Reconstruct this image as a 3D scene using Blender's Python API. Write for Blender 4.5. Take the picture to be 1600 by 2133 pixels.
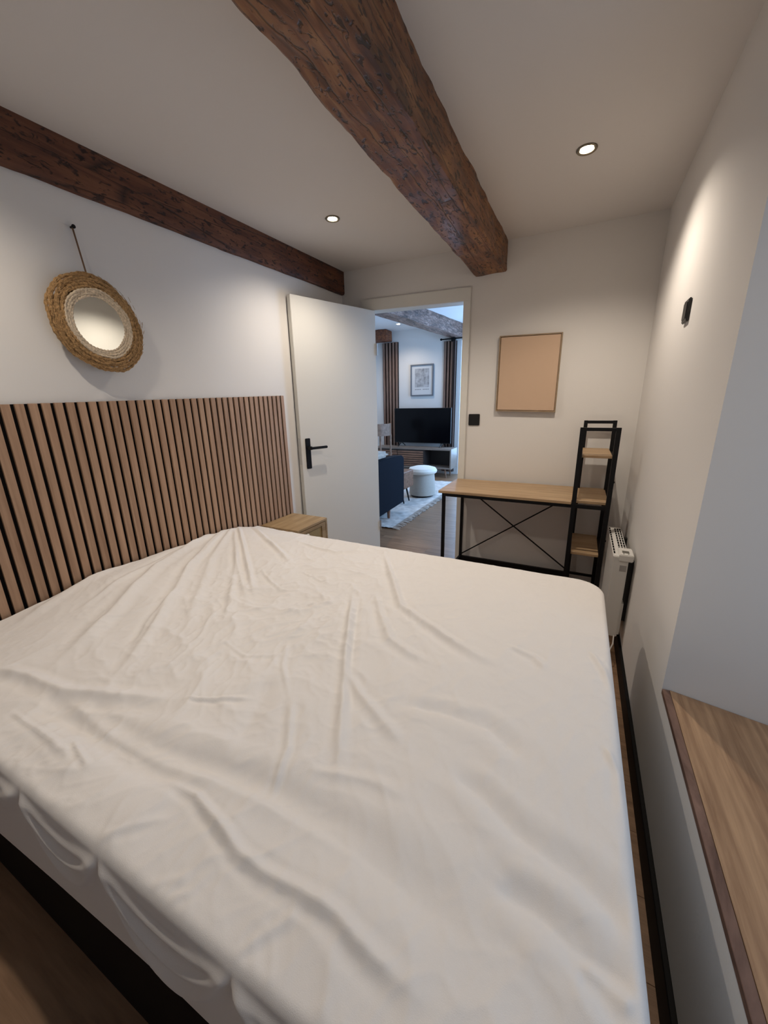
import bpy, bmesh, math, random
import numpy as np
from mathutils import Vector, Matrix, noise

random.seed(7)
for _o in list(bpy.data.objects):
    bpy.data.objects.remove(_o)
S = bpy.context.scene
COL = S.collection

# ------------------------------------------------------------------ camera
cam_data = bpy.data.cameras.new('camera')
cam_data.sensor_fit = 'VERTICAL'
cam_data.sensor_height = 24.0
cam_data.lens = 24.0 * 800.0 / 2133.0
cam_data.clip_start = 0.02
cam = bpy.data.objects.new('camera', cam_data)
COL.objects.link(cam)
_x = (0.894117, 0.447455, -0.018410)
_d = (0.106240, -0.251869, -0.961912)
_f = (-0.435049, 0.858106, -0.272738)
cam.matrix_world = Matrix(((_x[0], -_d[0], -_f[0], 0.0),
                           (_x[1], -_d[1], -_f[1], 0.0),
                           (_x[2], -_d[2], -_f[2], 1.352),
                           (0, 0, 0, 1)))
S.camera = cam

# ------------------------------------------------------------------ world, exposure
S.view_settings.view_transform = 'Standard'
S.view_settings.look = 'None'
S.view_settings.gamma = 1.0
S.view_settings.use_curve_mapping = False
S.view_settings.exposure = 0.0
world = bpy.data.worlds.new('evening_sky')
S.world = world
world.use_nodes = True
_bg = world.node_tree.nodes['Background']
_bg.inputs['Color'].default_value = (0.50, 0.70, 1.0, 1)
_bg.inputs['Strength'].default_value = 0.8

# ------------------------------------------------------------------ lamps
WARM = (1.0, 0.885, 0.755)
SPOT_W = 37.0
SPOTS = [(-1.349, 2.10), (-0.10, 2.12), (-1.349, 0.43), (-0.10, 0.45)]

def lamp(name, kind, loc, energy, color, size=0.03, size_y=None, rot=(0, 0, 0), spot=None, blend=0.5):
    d = bpy.data.lights.new(name, kind)
    d.energy = energy
    d.color = color
    if kind == 'AREA':
        d.shape = 'RECTANGLE'
        d.size = size
        d.size_y = size_y
    else:
        d.shadow_soft_size = size
    if kind == 'SPOT':
        d.spot_size = spot
        d.spot_blend = blend
    o = bpy.data.objects.new(name, d)
    COL.objects.link(o)
    o.location = loc
    o.rotation_euler = rot
    return o

for (_sx, _sy), _k in zip(SPOTS, (1.0, 1.0, 0.82, 0.42)):
    lamp('spot_light', 'SPOT', (_sx, _sy, 2.325 - (0.022 if (_sx < -1 and _sy < 1) else 0.0)), SPOT_W * _k, WARM, 0.022, spot=math.radians(137), blend=0.80)
# daylight entering through the windows (bedroom alcove; living room side and end windows)
DAY = (0.52, 0.71, 1.0)
lamp('alcove_daylight', 'AREA', (0.93, 0.55, 1.30), 1.2, DAY, 1.1, 1.5, (0, math.radians(90), 0))
lamp('living_side_daylight', 'AREA', (0.42, 5.5, 1.45), 140.0, (0.38, 0.61, 1.0), 1.8, 1.6, (0, math.radians(90), 0))
lamp('living_end_daylight', 'AREA', (-1.55, 7.42, 1.35), 60.0, (0.38, 0.61, 1.0), 1.0, 2.0, (math.radians(-90), 0, 0))
lamp('living_spot_light', 'SPOT', (-3.0, 4.6, 2.62), 30.0, WARM, 0.03, spot=math.radians(140), blend=0.9)
lamp('living_spot_light', 'SPOT', (-3.0, 6.6, 2.62), 30.0, WARM, 0.03, spot=math.radians(140), blend=0.9)

# ------------------------------------------------------------------ materials
def mat(name, color=(0.8, 0.8, 0.8), rough=0.6, metal=0.0, spec=0.5, emit=None, emit_s=1.0,
        bump=0.0, bscale=60.0, var=0.0, vscale=3.0):
    m = bpy.data.materials.new(name)
    m.use_nodes = True
    nt = m.node_tree
    b = nt.nodes['Principled BSDF']
    b.inputs['Base Color'].default_value = (*color, 1)
    b.inputs['Roughness'].default_value = rough
    b.inputs['Metallic'].default_value = metal
    b.inputs['Specular IOR Level'].default_value = spec
    if emit:
        b.inputs['Emission Color'].default_value = (*emit, 1)
        b.inputs['Emission Strength'].default_value = emit_s
    tc = nt.nodes.new('ShaderNodeTexCoord')
    if var > 0:
        n = nt.nodes.new('ShaderNodeTexNoise')
        n.inputs['Scale'].default_value = vscale
        n.inputs['Detail'].default_value = 4
        r = nt.nodes.new('ShaderNodeValToRGB')
        r.color_ramp.elements[0].position = 0.3
        r.color_ramp.elements[1].position = 0.7
        r.color_ramp.elements[0].color = (*[c * (1 - var) for c in color], 1)
        r.color_ramp.elements[1].color = (*[min(1, c * (1 + var)) for c in color], 1)
        nt.links.new(tc.outputs['Object'], n.inputs['Vector'])
        nt.links.new(n.outputs['Fac'], r.inputs['Fac'])
        nt.links.new(r.outputs['Color'], b.inputs['Base Color'])
    if bump > 0:
        n2 = nt.nodes.new('ShaderNodeTexNoise')
        n2.inputs['Scale'].default_value = bscale
        n2.inputs['Detail'].default_value = 5
        bp = nt.nodes.new('ShaderNodeBump')
        bp.inputs['Strength'].default_value = bump
        bp.inputs['Distance'].default_value = 0.004
        nt.links.new(tc.outputs['Object'], n2.inputs['Vector'])
        nt.links.new(n2.outputs['Fac'], bp.inputs['Height'])
        nt.links.new(bp.outputs['Normal'], b.inputs['Normal'])
    return m

def wood(name, dark, light, axis='x', rough=0.5, scale=1.0, rnd=0.12, bump=0.15, stretch=14.0, ring=0.35, spec=0.4, wave=0.0):
    """straight grain running along one axis, per object tint"""
    m = bpy.data.materials.new(name)
    m.use_nodes = True
    nt = m.node_tree
    N, L = nt.nodes, nt.links
    b = N['Principled BSDF']
    b.inputs['Roughness'].default_value = rough
    b.inputs['Specular IOR Level'].default_value = spec
    tc = N.new('ShaderNodeTexCoord')
    oi = N.new('ShaderNodeObjectInfo')
    add = N.new('ShaderNodeVectorMath'); add.operation = 'MULTIPLY_ADD'
    cmb = N.new('ShaderNodeCombineXYZ')
    for i in range(3):
        L.new(oi.outputs['Random'], cmb.inputs[i])
    add.inputs[1].default_value = (37.0, 53.0, 29.0)
    L.new(cmb.outputs[0], add.inputs[0])
    L.new(tc.outputs['Object'], add.inputs[2])
    mp = N.new('ShaderNodeMapping')
    s = [stretch * scale] * 3
    s['xyz'.index(axis)] = 1.0 * scale
    mp.inputs['Scale'].default_value = s
    L.new(add.outputs[0], mp.inputs['Vector'])
    n1 = N.new('ShaderNodeTexNoise')
    n1.inputs['Scale'].default_value = 2.2
    n1.inputs['Detail'].default_value = 7
    n1.inputs['Roughness'].default_value = 0.62
    n1.inputs['Distortion'].default_value = ring
    L.new(mp.outputs[0], n1.inputs['Vector'])
    n2 = N.new('ShaderNodeTexNoise')
    n2.inputs['Scale'].default_value = 9.0
    n2.inputs['Detail'].default_value = 4
    L.new(mp.outputs[0], n2.inputs['Vector'])
    mx = N.new('ShaderNodeMath'); mx.operation = 'MULTIPLY_ADD'
    L.new(n2.outputs['Fac'], mx.inputs[0]); mx.inputs[1].default_value = 0.35
    L.new(n1.outputs['Fac'], mx.inputs[2])
    if wave > 0:
        mw = N.new('ShaderNodeMapping')
        sw = [3.2] * 3; sw['xyz'.index(axis)] = 0.55
        mw.inputs['Scale'].default_value = sw
        L.new(add.outputs[0], mw.inputs['Vector'])
        wt = N.new('ShaderNodeTexWave'); wt.wave_type = 'RINGS'; wt.rings_direction = 'SPHERICAL'
        wt.inputs['Scale'].default_value = 5.5; wt.inputs['Distortion'].default_value = 3.0
        wt.inputs['Detail'].default_value = 3; wt.inputs['Detail Scale'].default_value = 1.2
        L.new(mw.outputs[0], wt.inputs['Vector'])
        ad2 = N.new('ShaderNodeMath'); ad2.operation = 'MULTIPLY_ADD'; ad2.inputs[1].default_value = wave
        L.new(wt.outputs['Fac'], ad2.inputs[0]); L.new(mx.outputs[0], ad2.inputs[2])
        sb_ = N.new('ShaderNodeMath'); sb_.operation = 'SUBTRACT'; sb_.inputs[1].default_value = wave * 0.5
        L.new(ad2.outputs[0], sb_.inputs[0])
        mx = sb_
    r = N.new('ShaderNodeValToRGB')
    r.color_ramp.elements[0].position = 0.48
    r.color_ramp.elements[1].position = 0.86
    r.color_ramp.elements[0].color = (*dark, 1)
    r.color_ramp.elements[1].color = (*light, 1)
    L.new(mx.outputs[0], r.inputs['Fac'])
    hs = N.new('ShaderNodeHueSaturation')
    mr = N.new('ShaderNodeMapRange')
    mr.inputs['To Min'].default_value = 1 - rnd
    mr.inputs['To Max'].default_value = 1 + rnd
    L.new(oi.outputs['Random'], mr.inputs['Value'])
    L.new(mr.outputs[0], hs.inputs['Value'])
    L.new(r.outputs['Color'], hs.inputs['Color'])
    L.new(hs.outputs[0], b.inputs['Base Color'])
    bp = N.new('ShaderNodeBump')
    bp.inputs['Strength'].default_value = bump
    bp.inputs['Distance'].default_value = 0.002
    L.new(mx.outputs[0], bp.inputs['Height'])
    L.new(bp.outputs['Normal'], b.inputs['Normal'])
    return m

def old_beam(name, dark, mid, light, rough=0.42, cool=0.0):
    """rough hewn varnished oak: streaks, pits, long cracks along Y"""
    m = bpy.data.materials.new(name)
    m.use_nodes = True
    nt = m.node_tree
    N, L = nt.nodes, nt.links
    b = N['Principled BSDF']
    b.inputs['Specular IOR Level'].default_value = 0.5
    tc = N.new('ShaderNodeTexCoord')
    def noi(sc, scale, det=6, dist=0.0):
        mp = N.new('ShaderNodeMapping'); mp.inputs['Scale'].default_value = scale
        L.new(tc.outputs['Object'], mp.inputs['Vector'])
        n = N.new('ShaderNodeTexNoise'); n.inputs['Scale'].default_value = sc
        n.inputs['Detail'].default_value = det; n.inputs['Distortion'].default_value = dist
        L.new(mp.outputs[0], n.inputs['Vector'])
        return n.outputs['Fac']
    grain = noi(5.0, (9, 1, 9), 8, 0.6)
    blot = noi(4.0, (2, 1, 2), 4, 0.8)
    r = N.new('ShaderNodeValToRGB')
    e = r.color_ramp.elements
    e[0].position = 0.36; e[0].color = (*dark, 1)
    e[1].position = 0.68; e[1].color = (*light, 1)
    k = e.new(0.50); k.color = (*mid, 1)
    av = N.new('ShaderNodeMath'); av.operation = 'MULTIPLY_ADD'
    av.inputs[1].default_value = 0.55
    L.new(grain, av.inputs[0])
    h = N.new('ShaderNodeMath'); h.operation = 'MULTIPLY'; h.inputs[1].default_value = 0.45
    L.new(blot, h.inputs[0]); L.new(h.outputs[0], av.inputs[2])
    L.new(av.outputs[0], r.inputs['Fac'])
    # adze marks and pits
    mpv = N.new('ShaderNodeMapping'); mpv.inputs['Scale'].default_value = (64, 26, 64)
    L.new(tc.outputs['Object'], mpv.inputs['Vector'])
    nd = N.new('ShaderNodeTexNoise'); nd.inputs['Scale'].default_value = 1.0; nd.inputs['Detail'].default_value = 3
    nd.inputs['Distortion'].default_value = 0.9
    L.new(mpv.outputs[0], nd.inputs['Vector'])
    pr = N.new('ShaderNodeValToRGB')
    pr.color_ramp.elements[0].position = 0.36; pr.color_ramp.elements[0].color = (0.08, 0.07, 0.07, 1)
    pr.color_ramp.elements[1].position = 0.44; pr.color_ramp.elements[1].color = (1, 1, 1, 1)
    L.new(nd.outputs['Fac'], pr.inputs['Fac'])
    # cracks
    mpc = N.new('ShaderNodeMapping'); mpc.inputs['Scale'].default_value = (9, 0.5, 9)
    L.new(tc.outputs['Object'], mpc.inputs['Vector'])
    vo = N.new('ShaderNodeTexVoronoi'); vo.feature = 'DISTANCE_TO_EDGE'; vo.inputs['Scale'].default_value = 1.3
    L.new(mpc.outputs[0], vo.inputs['Vector'])
    cr = N.new('ShaderNodeValToRGB')
    cr.color_ramp.elements[0].position = 0.0; cr.color_ramp.elements[0].color = (0.1, 0.1, 0.1, 1)
    cr.color_ramp.elements[1].position = 0.018; cr.color_ramp.elements[1].color = (1, 1, 1, 1)
    L.new(vo.outputs['Distance'], cr.inputs['Fac'])
    m1 = N.new('ShaderNodeMix'); m1.data_type = 'RGBA'; m1.blend_type = 'MULTIPLY'; m1.inputs['Factor'].default_value = 0.85
    L.new(r.outputs['Color'], m1.inputs['A']); L.new(pr.outputs['Color'], m1.inputs['B'])
    m2 = N.new('ShaderNodeMix'); m2.data_type = 'RGBA'; m2.blend_type = 'MULTIPLY'; m2.inputs['Factor'].default_value = 0.8
    L.new(m1.outputs['Result'], m2.inputs['A']); L.new(cr.outputs['Color'], m2.inputs['B'])
    L.new(m2.outputs['Result'], b.inputs['Base Color'])
    rr = N.new('ShaderNodeMapRange'); rr.inputs['To Min'].default_value = rough - 0.15; rr.inputs['To Max'].default_value = rough + 0.25
    L.new(blot, rr.inputs['Value']); L.new(rr.outputs[0], b.inputs['Roughness'])
    sm = N.new('ShaderNodeMath'); sm.operation = 'ADD'
    L.new(pr.outputs['Color'], sm.inputs[0]); L.new(cr.outputs['Color'], sm.inputs[1])
    s2 = N.new('ShaderNodeMath'); s2.operation = 'MULTIPLY_ADD'; s2.inputs[1].default_value = 0.8
    L.new(grain, s2.inputs[0]); L.new(sm.outputs[0], s2.inputs[2])
    bp = N.new('ShaderNodeBump'); bp.inputs['Strength'].default_value = 0.6; bp.inputs['Distance'].default_value = 0.006
    L.new(s2.outputs[0], bp.inputs['Height']); L.new(bp.outputs['Normal'], b.inputs['Normal'])
    return m

def cloth(name, color, weave=900.0, rough=0.9, var=0.02, crumple=0.0, sheen=0.2):
    m = bpy.data.materials.new(name)
    m.use_nodes = True
    nt = m.node_tree
    N, L = nt.nodes, nt.links
    b = N['Principled BSDF']
    b.inputs['Base Color'].default_value = (*color, 1)
    b.inputs['Roughness'].default_value = rough
    b.inputs['Specular IOR Level'].default_value = 0.15
    b.inputs['Sheen Weight'].default_value = sheen
    tc = N.new('ShaderNodeTexCoord')
    w = N.new('ShaderNodeTexNoise'); w.inputs['Scale'].default_value = weave; w.inputs['Detail'].default_value = 2
    L.new(tc.outputs['Object'], w.inputs['Vector'])
    bp = N.new('ShaderNodeBump'); bp.inputs['Strength'].default_value = 0.25; bp.inputs['Distance'].default_value = 0.001
    L.new(w.outputs['Fac'], bp.inputs['Height'])
    last = bp
    if crumple > 0:
        c = N.new('ShaderNodeTexNoise'); c.inputs['Scale'].default_value = 4.2; c.inputs['Detail'].default_value = 4
        c.noise_type = 'RIDGED_MULTIFRACTAL'
        c.inputs['Roughness'].default_value = 0.5; c.inputs['Distortion'].default_value = 0.5
        L.new(tc.outputs['Object'], c.inputs['Vector'])
        b2 = N.new('ShaderNodeBump'); b2.inputs['Strength'].default_value = crumple; b2.inputs['Distance'].default_value = 0.009
        L.new(c.outputs['Fac'], b2.inputs['Height'])
        L.new(bp.outputs['Normal'], b2.inputs['Normal'])
        last = b2
    L.new(last.outputs['Normal'], b.inputs['Normal'])
    if var > 0:
        n = N.new('ShaderNodeTexNoise'); n.inputs['Scale'].default_value = weave * 0.3; n.inputs['Detail'].default_value = 3
        L.new(tc.outputs['Object'], n.inputs['Vector'])
        r = N.new('ShaderNodeValToRGB')
        r.color_ramp.elements[0].color = (*[x * (1 - var) for x in color], 1)
        r.color_ramp.elements[1].color = (*[min(1, x * (1 + var)) for x in color], 1)
        L.new(n.outputs['Fac'], r.inputs['Fac']); L.new(r.outputs['Color'], b.inputs['Base Color'])
    return m

WALL = mat('wall_paint', (0.755, 0.725, 0.69), 0.85, spec=0.2, bump=0.06, bscale=90)
CEIL = mat('ceiling_paint', (0.70, 0.665, 0.635), 0.9, spec=0.1, bump=0.05, bscale=70)
TRIMW = mat('white_lacquer', (0.74, 0.72, 0.665), 0.45, spec=0.4)
SKIRT = mat('black_skirting', (0.006, 0.0055, 0.0055), 0.6, spec=0.15)
BLACK = mat('black_metal', (0.004, 0.004, 0.005), 0.5, spec=0.25)
BLACKP = mat('black_plastic', (0.010, 0.010, 0.010), 0.35)
DARKF = cloth('dark_base_fabric', (0.010, 0.007, 0.006), 300, 0.95, sheen=0.0)
FELT = mat('black_felt', (0.006, 0.005, 0.005), 1.0, spec=0.05)
FLOORW = wood('oak_laminate_floor', (0.19, 0.108, 0.060), (0.34, 0.205, 0.12), 'x', 0.38, 1.0, 0.05, 0.08, 12)
SLATW = wood('oak_slat', (0.30, 0.175, 0.105), (0.46, 0.29, 0.185), 'z', 0.6, 1.0, 0.07, 0.1, 16)
DESKW = wood('light_oak_laminate', (0.33, 0.21, 0.11), (0.52, 0.36, 0.21), 'x', 0.45, 1.0, 0.05, 0.05, 14, wave=0.06)
NIGHTW = wood('golden_oak', (0.30, 0.19, 0.09), (0.50, 0.35, 0.19), 'y', 0.5, 1.0, 0.06, 0.08, 9)
SILLW = wood('oak_sill_board', (0.27, 0.155, 0.085), (0.46, 0.29, 0.165), 'y', 0.4, 1.0, 0.03, 0.12, 16, ring=0.8, wave=0.10)
NOSEW = wood('worn_brown_edge', (0.07, 0.035, 0.025), (0.23, 0.135, 0.10), 'y', 0.45, 1.4, 0.03, 0.3, 3, ring=1.5)
WALNUT = wood('walnut', (0.15, 0.075, 0.045), (0.36, 0.20, 0.13), 'x', 0.5, 1.0, 0.12, 0.08, 12)
GREYW = wood('brown_oak', (0.17, 0.105, 0.07), (0.31, 0.20, 0.14), 'x', 0.5, 1.0, 0.05, 0.08, 10)
SHEET = cloth('cotton_sheet', (0.82, 0.785, 0.75), 700, 0.95, 0.015, 0.30)
MATT = cloth('mattress_ticking', (0.6, 0.58, 0.55), 500)
NAVY = cloth('navy_upholstery', (0.0075, 0.011, 0.019), 600, 0.95, 0.1, sheen=0.0)
BOUCLE = cloth('white_boucle', (0.84, 0.81, 0.74), 120, 1.0, 0.05)
BOUCLED = cloth('shaded_boucle', (0.50, 0.465, 0.41), 120, 1.0, 0.08)  # pouf body: same white boucle, its shade below the lit top put into the colour
SHAG = cloth('cream_shag', (0.58, 0.54, 0.50), 36, 1.0, 0.55)
CREAMK = cloth('cream_knit', (0.55, 0.50, 0.44), 60, 1.0, 0.5)
SEAGRASS = mat('seagrass_rope', (0.36, 0.215, 0.095), 0.85, spec=0.2, var=0.45, vscale=150, bump=0.6, bscale=260)
PALEGRASS = mat('pale_husk_rope', (0.62, 0.50, 0.36), 0.85, spec=0.2, var=0.25, vscale=150, bump=0.6, bscale=260)
STRING = mat('jute_string', (0.16, 0.09, 0.05), 0.9)
MIRROR = mat('mirror_glass', (0.80, 0.83, 0.80), 0.02, metal=1.0)
PEACH = mat('peach_canvas', (0.59, 0.415, 0.29), 0.8, spec=0.2, bump=0.08, bscale=300)
FRAMEO = mat('thin_oak_frame', (0.30, 0.21, 0.125), 0.5, var=0.15, vscale=20)
HEATW = mat('white_enamel', (0.72, 0.70, 0.66), 0.35)
LCD = mat('lcd_grey', (0.12, 0.11, 0.09), 0.25)
STICK = mat('rating_sticker', (0.38, 0.36, 0.34), 0.5)
CABLE = mat('white_cable', (0.55, 0.52, 0.48), 0.5)
RING = mat('brushed_nickel_ring', (0.20, 0.17, 0.13), 0.35, metal=0.8)
BULB = mat('lit_bulb', (1, 1, 1), 0.5, emit=(1.0, 0.88, 0.68), emit_s=30)
CHROME = mat('steel', (0.6, 0.6, 0.6), 0.3, metal=1.0)
TVG = mat('tv_glass', (0.002, 0.002, 0.003), 0.18, spec=0.16)
FRAMEG = mat('grey_picture_frame', (0.13, 0.14, 0.16), 0.5)
PAPER = mat('print_paper', (0.62, 0.62, 0.62), 0.8)
INK = mat('print_artwork', (0.36, 0.36, 0.37), 0.8, var=0.45, vscale=14)
INKD = mat('print_lettering', (0.30, 0.30, 0.31), 0.8)
CURT = cloth('brown_curtain', (0.055, 0.030, 0.022), 400)
CURT2 = cloth('sheer_curtain', (0.75, 0.78, 0.82), 400)
CANE = mat('woven_cane', (0.38, 0.27, 0.12), 0.8, var=0.4, vscale=260, bump=0.6, bscale=400)
CONW = mat('console_shell', (0.25, 0.20, 0.165), 0.45, var=0.08, vscale=12)
DARKIN = mat('dark_niche', (0.035, 0.026, 0.022), 0.6)
BEAM = old_beam('old_oak_beam', (0.060, 0.020, 0.009), (0.185, 0.070, 0.027), (0.36, 0.175, 0.070), 0.40)
BEAM2 = old_beam('old_oak_wall_beam', (0.045, 0.014, 0.007), (0.125, 0.043, 0.020), (0.20, 0.082, 0.038), 0.6)

def glass_mat():
    m = bpy.data.materials.new('window_glass')
    m.use_nodes = True
    nt = m.node_tree
    nt.nodes.clear()
    o = nt.nodes.new('ShaderNodeOutputMaterial')
    t = nt.nodes.new('ShaderNodeBsdfTransparent'); t.inputs[0].default_value = (0.93, 0.96, 0.97, 1)
    g = nt.nodes.new('ShaderNodeBsdfGlossy'); g.inputs['Roughness'].default_value = 0.02
    mx = nt.nodes.new('ShaderNodeMixShader'); mx.inputs[0].default_value = 0.06
    nt.links.new(t.outputs[0], mx.inputs[1]); nt.links.new(g.outputs[0], mx.inputs[2])
    nt.links.new(mx.outputs[0], o.inputs['Surface'])
    return m
GLASS = glass_mat()

# ------------------------------------------------------------------ mesh helpers
class MB:
    def __init__(self):
        self.bm = bmesh.new()
    def box(self, lo, hi, bev=0.0, seg=1):
        b = self.bm
        v = [b.verts.new((x, y, z)) for x in (lo[0], hi[0]) for y in (lo[1], hi[1]) for z in (lo[2], hi[2])]
        fs = [b.faces.new([v[i] for i in f]) for f in
              ((0, 1, 3, 2), (4, 6, 7, 5), (0, 4, 5, 1), (2, 3, 7, 6), (0, 2, 6, 4), (1, 5, 7, 3))]
        if bev > 0:
            es = list({e for f in fs for e in f.edges})
            bmesh.ops.bevel(b, geom=es, offset=bev, segments=seg, affect='EDGES', clamp_overlap=True)
        return self
    def prism(self, pts, axis, a, c):
        """polygon (2-D points) extruded along axis from a to c"""
        b = self.bm
        def P(p, t):
            return {'x': (t, p[0], p[1]), 'y': (p[0], t, p[1]), 'z': (p[0], p[1], t)}[axis]
        A = [b.verts.new(P(p, a)) for p in pts]
        B = [b.verts.new(P(p, c)) for p in pts]
        n = len(pts)
        b.faces.new(A); b.faces.new(B[::-1])
        for i in range(n):
            b.faces.new((A[i], B[i], B[(i + 1) % n], A[(i + 1) % n]))
        return self
    def bar(self, p, q, w, h=None, up=(0, 0, 1)):
        h = h or w
        p, q = Vector(p), Vector(q)
        d = (q - p).normalized()
        u = Vector(up)
        if abs(d.dot(u)) > 0.95:
            u = Vector((0, 1, 0))
        s = d.cross(u).normalized() * (w / 2)
        t = s.cross(d).normalized() * (h / 2)
        b = self.bm
        A = [b.verts.new(p + k) for k in (s + t, s - t, -s - t, -s + t)]
        B = [b.verts.new(q + k) for k in (s + t, s - t, -s - t, -s + t)]
        b.faces.new(A); b.faces.new(B[::-1])
        for i in range(4):
            b.faces.new((A[i], B[i], B[(i + 1) % 4], A[(i + 1) % 4]))
        return self
    def tube(self, pts, r, n=10, closed=False, cap=True):
        b = self.bm
        pts = [Vector(p) for p in pts]
        m = len(pts)
        rs = r if isinstance(r, (list, tuple)) else [r] * m
        rings = []
        prev = None
        for i, p in enumerate(pts):
            a = pts[(i - 1) % m] if (closed or i > 0) else p
            c = pts[(i + 1) % m] if (closed or i < m - 1) else p
            d = (c - a).normalized()
            if prev is None:
                u = Vector((0, 0, 1)) if abs(d.z) < 0.9 else Vector((1, 0, 0))
                u = (u - d * u.dot(d)).normalized()
            else:
                u = (prev - d * prev.dot(d)).normalized()
            prev = u
            w = d.cross(u)
            rings.append([b.verts.new(p + (u * math.cos(2 * math.pi * k / n) + w * math.sin(2 * math.pi * k / n)) * rs[i]) for k in range(n)])
        for i in range(m if closed else m - 1):
            A, B = rings[i], rings[(i + 1) % m]
            for k in range(n):
                b.faces.new((A[k], A[(k + 1) % n], B[(k + 1) % n], B[k]))
        if cap and not closed:
            b.faces.new(rings[0][::-1]); b.faces.new(rings[-1])
        return self
    def lathe(self, prof, c, axis='z', n=32):
        """profile [(radius, height)] turned about an axis through c"""
        b = self.bm
        rings = []
        for (r, h) in prof:
            if r < 1e-6:
                o = {'z': (0, 0, h), 'x': (h, 0, 0), 'y': (0, h, 0)}[axis]
                rings.append([b.verts.new(Vector(c) + Vector(o))])
                continue
            ring = []
            for k in range(n):
                a = 2 * math.pi * k / n
                p, q = r * math.cos(a), r * math.sin(a)
                o = {'z': (p, q, h), 'x': (h, p, q), 'y': (q, h, p)}[axis]
                ring.append(b.verts.new(Vector(c) + Vector(o)))
            rings.append(ring)
        for A, B in zip(rings[:-1], rings[1:]):
            if len(A) == 1 and len(B) == 1:
                continue
            for k in range(n):
                k2 = (k + 1) % n
                if len(A) == 1: b.faces.new((A[0], B[k], B[k2]))
                elif len(B) == 1: b.faces.new((A[k], B[0], A[k2]))
                else: b.faces.new((A[k], B[k], B[k2], A[k2]))
        return self
    def quad(self, *p):
        self.bm.faces.new([self.bm.verts.new(q) for q in p])
        return self
    def mesh(self, name, m, smooth=False, off=(0, 0, 0)):
        bmesh.ops.recalc_face_normals(self.bm, faces=self.bm.faces)
        if any(off):
            bmesh.ops.translate(self.bm, verts=self.bm.verts, vec=[-x for x in off])
        if smooth:
            for f in self.bm.faces: f.smooth = True
        me = bpy.data.meshes.new(name)
        self.bm.to_mesh(me)
        self.bm.free()
        if m: me.materials.append(m)
        return me

def smooth_angle(me, deg=35):
    try:
        me.set_sharp_from_angle(angle=math.radians(deg))
    except Exception:
        pass

def origin_of(o):
    v = Vector((0, 0, 0))
    while o is not None:
        v += o.location
        o = o.parent
    return v

def part(name, mb, m, parent=None, smooth=False, label=None, kind=None):
    """world-space geometry placed under a parent (parents are never rotated)"""
    off = origin_of(parent) if parent else Vector((0, 0, 0))
    if parent is None:
        xs = [v.co for v in mb.bm.verts]
        lo = Vector((min(v.x for v in xs), min(v.y for v in xs), min(v.z for v in xs)))
        hi = Vector((max(v.x for v in xs), max(v.y for v in xs), max(v.z for v in xs)))
        off = Vector(((lo.x + hi.x) / 2, (lo.y + hi.y) / 2, lo.z))
    me = mb.mesh(name, m, smooth, tuple(off))
    if smooth: smooth_angle(me)
    o = bpy.data.objects.new(name, me)
    COL.objects.link(o)
    if parent: o.parent = parent
    else: o.location = off
    if label: o['label'] = label
    if kind: o['kind'] = kind
    return o

def tag(o, label, cat, group=None):
    o['label'] = label
    o['category'] = cat
    if group: o['group'] = group
    return o

def thing(name, loc, label, cat, group=None):
    o = bpy.data.objects.new(name, None)
    o.empty_display_size = 0.1
    COL.objects.link(o)
    o.location = loc
    return tag(o, label, cat, group)

def struct(o, label=None):
    o['kind'] = 'structure'
    if label: o['label'] = label
    return o

def inst(name, me, parent, loc, label=None, scale=None):
    """a part sharing mesh data; loc in world space"""
    o = bpy.data.objects.new(name, me)
    COL.objects.link(o)
    if parent:
        o.parent = parent
        o.location = Vector(loc) - origin_of(parent)
    else:
        o.location = loc
    if scale: o.scale = scale
    if label: o['label'] = label
    return o

def nz(p, s=1.0, seed=0.0):
    return noise.noise(Vector((p[0] * s + seed, p[1] * s - seed * 0.7, p[2] * s + seed * 1.3)))

# ================================================================== THE SETTING
XL, XR, YF, YB = -1.825, 0.314, 2.93, -1.3     # bedroom
ZC = 2.35
WT = 0.10                                       # partition thickness
LX0, LX1, LY0, LY1, LZ = -3.90, 0.30, YF + WT, 7.22, 2.66   # living room
DX0, DX1, DZ = -1.587, -0.828, 2.035             # doorway

# floor: sub-base plus individual laminate planks running along X
base = part('floor', MB().box((LX0 - .2, YB - .1, -0.06), (0.95, LY1 + .3, -0.012)), FELT)
struct(base, 'brown oak laminate floor running through both rooms')
PW, PL = 0.19, 1.285
row_meshes = {}
def plank(x0, x1, y0):
    L_ = round(x1 - x0, 3)
    if L_ < 0.04: return
    if L_ not in row_meshes:
        row_meshes[L_] = MB().box((0.0003, 0.0003, -0.012), (L_ - .0003, PW - .0003, 0.0), 0.0007).mesh('plank', FLOORW)
    inst('plank', row_meshes[L_], base, (x0, y0, 0.0))
yy = YB
k = 0
while yy < LY1:
    lo, hi = (XL, XR) if yy + PW < LY0 - 0.02 else (LX0, LX1)
    x = lo - ((k * 0.43) % 1.0) * PL
    while x < hi:
        a, c = max(x, lo), min(x + PL, hi)
        if c > a: plank(a, c, yy)
        x += PL
    yy += PW
    k += 1

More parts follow.
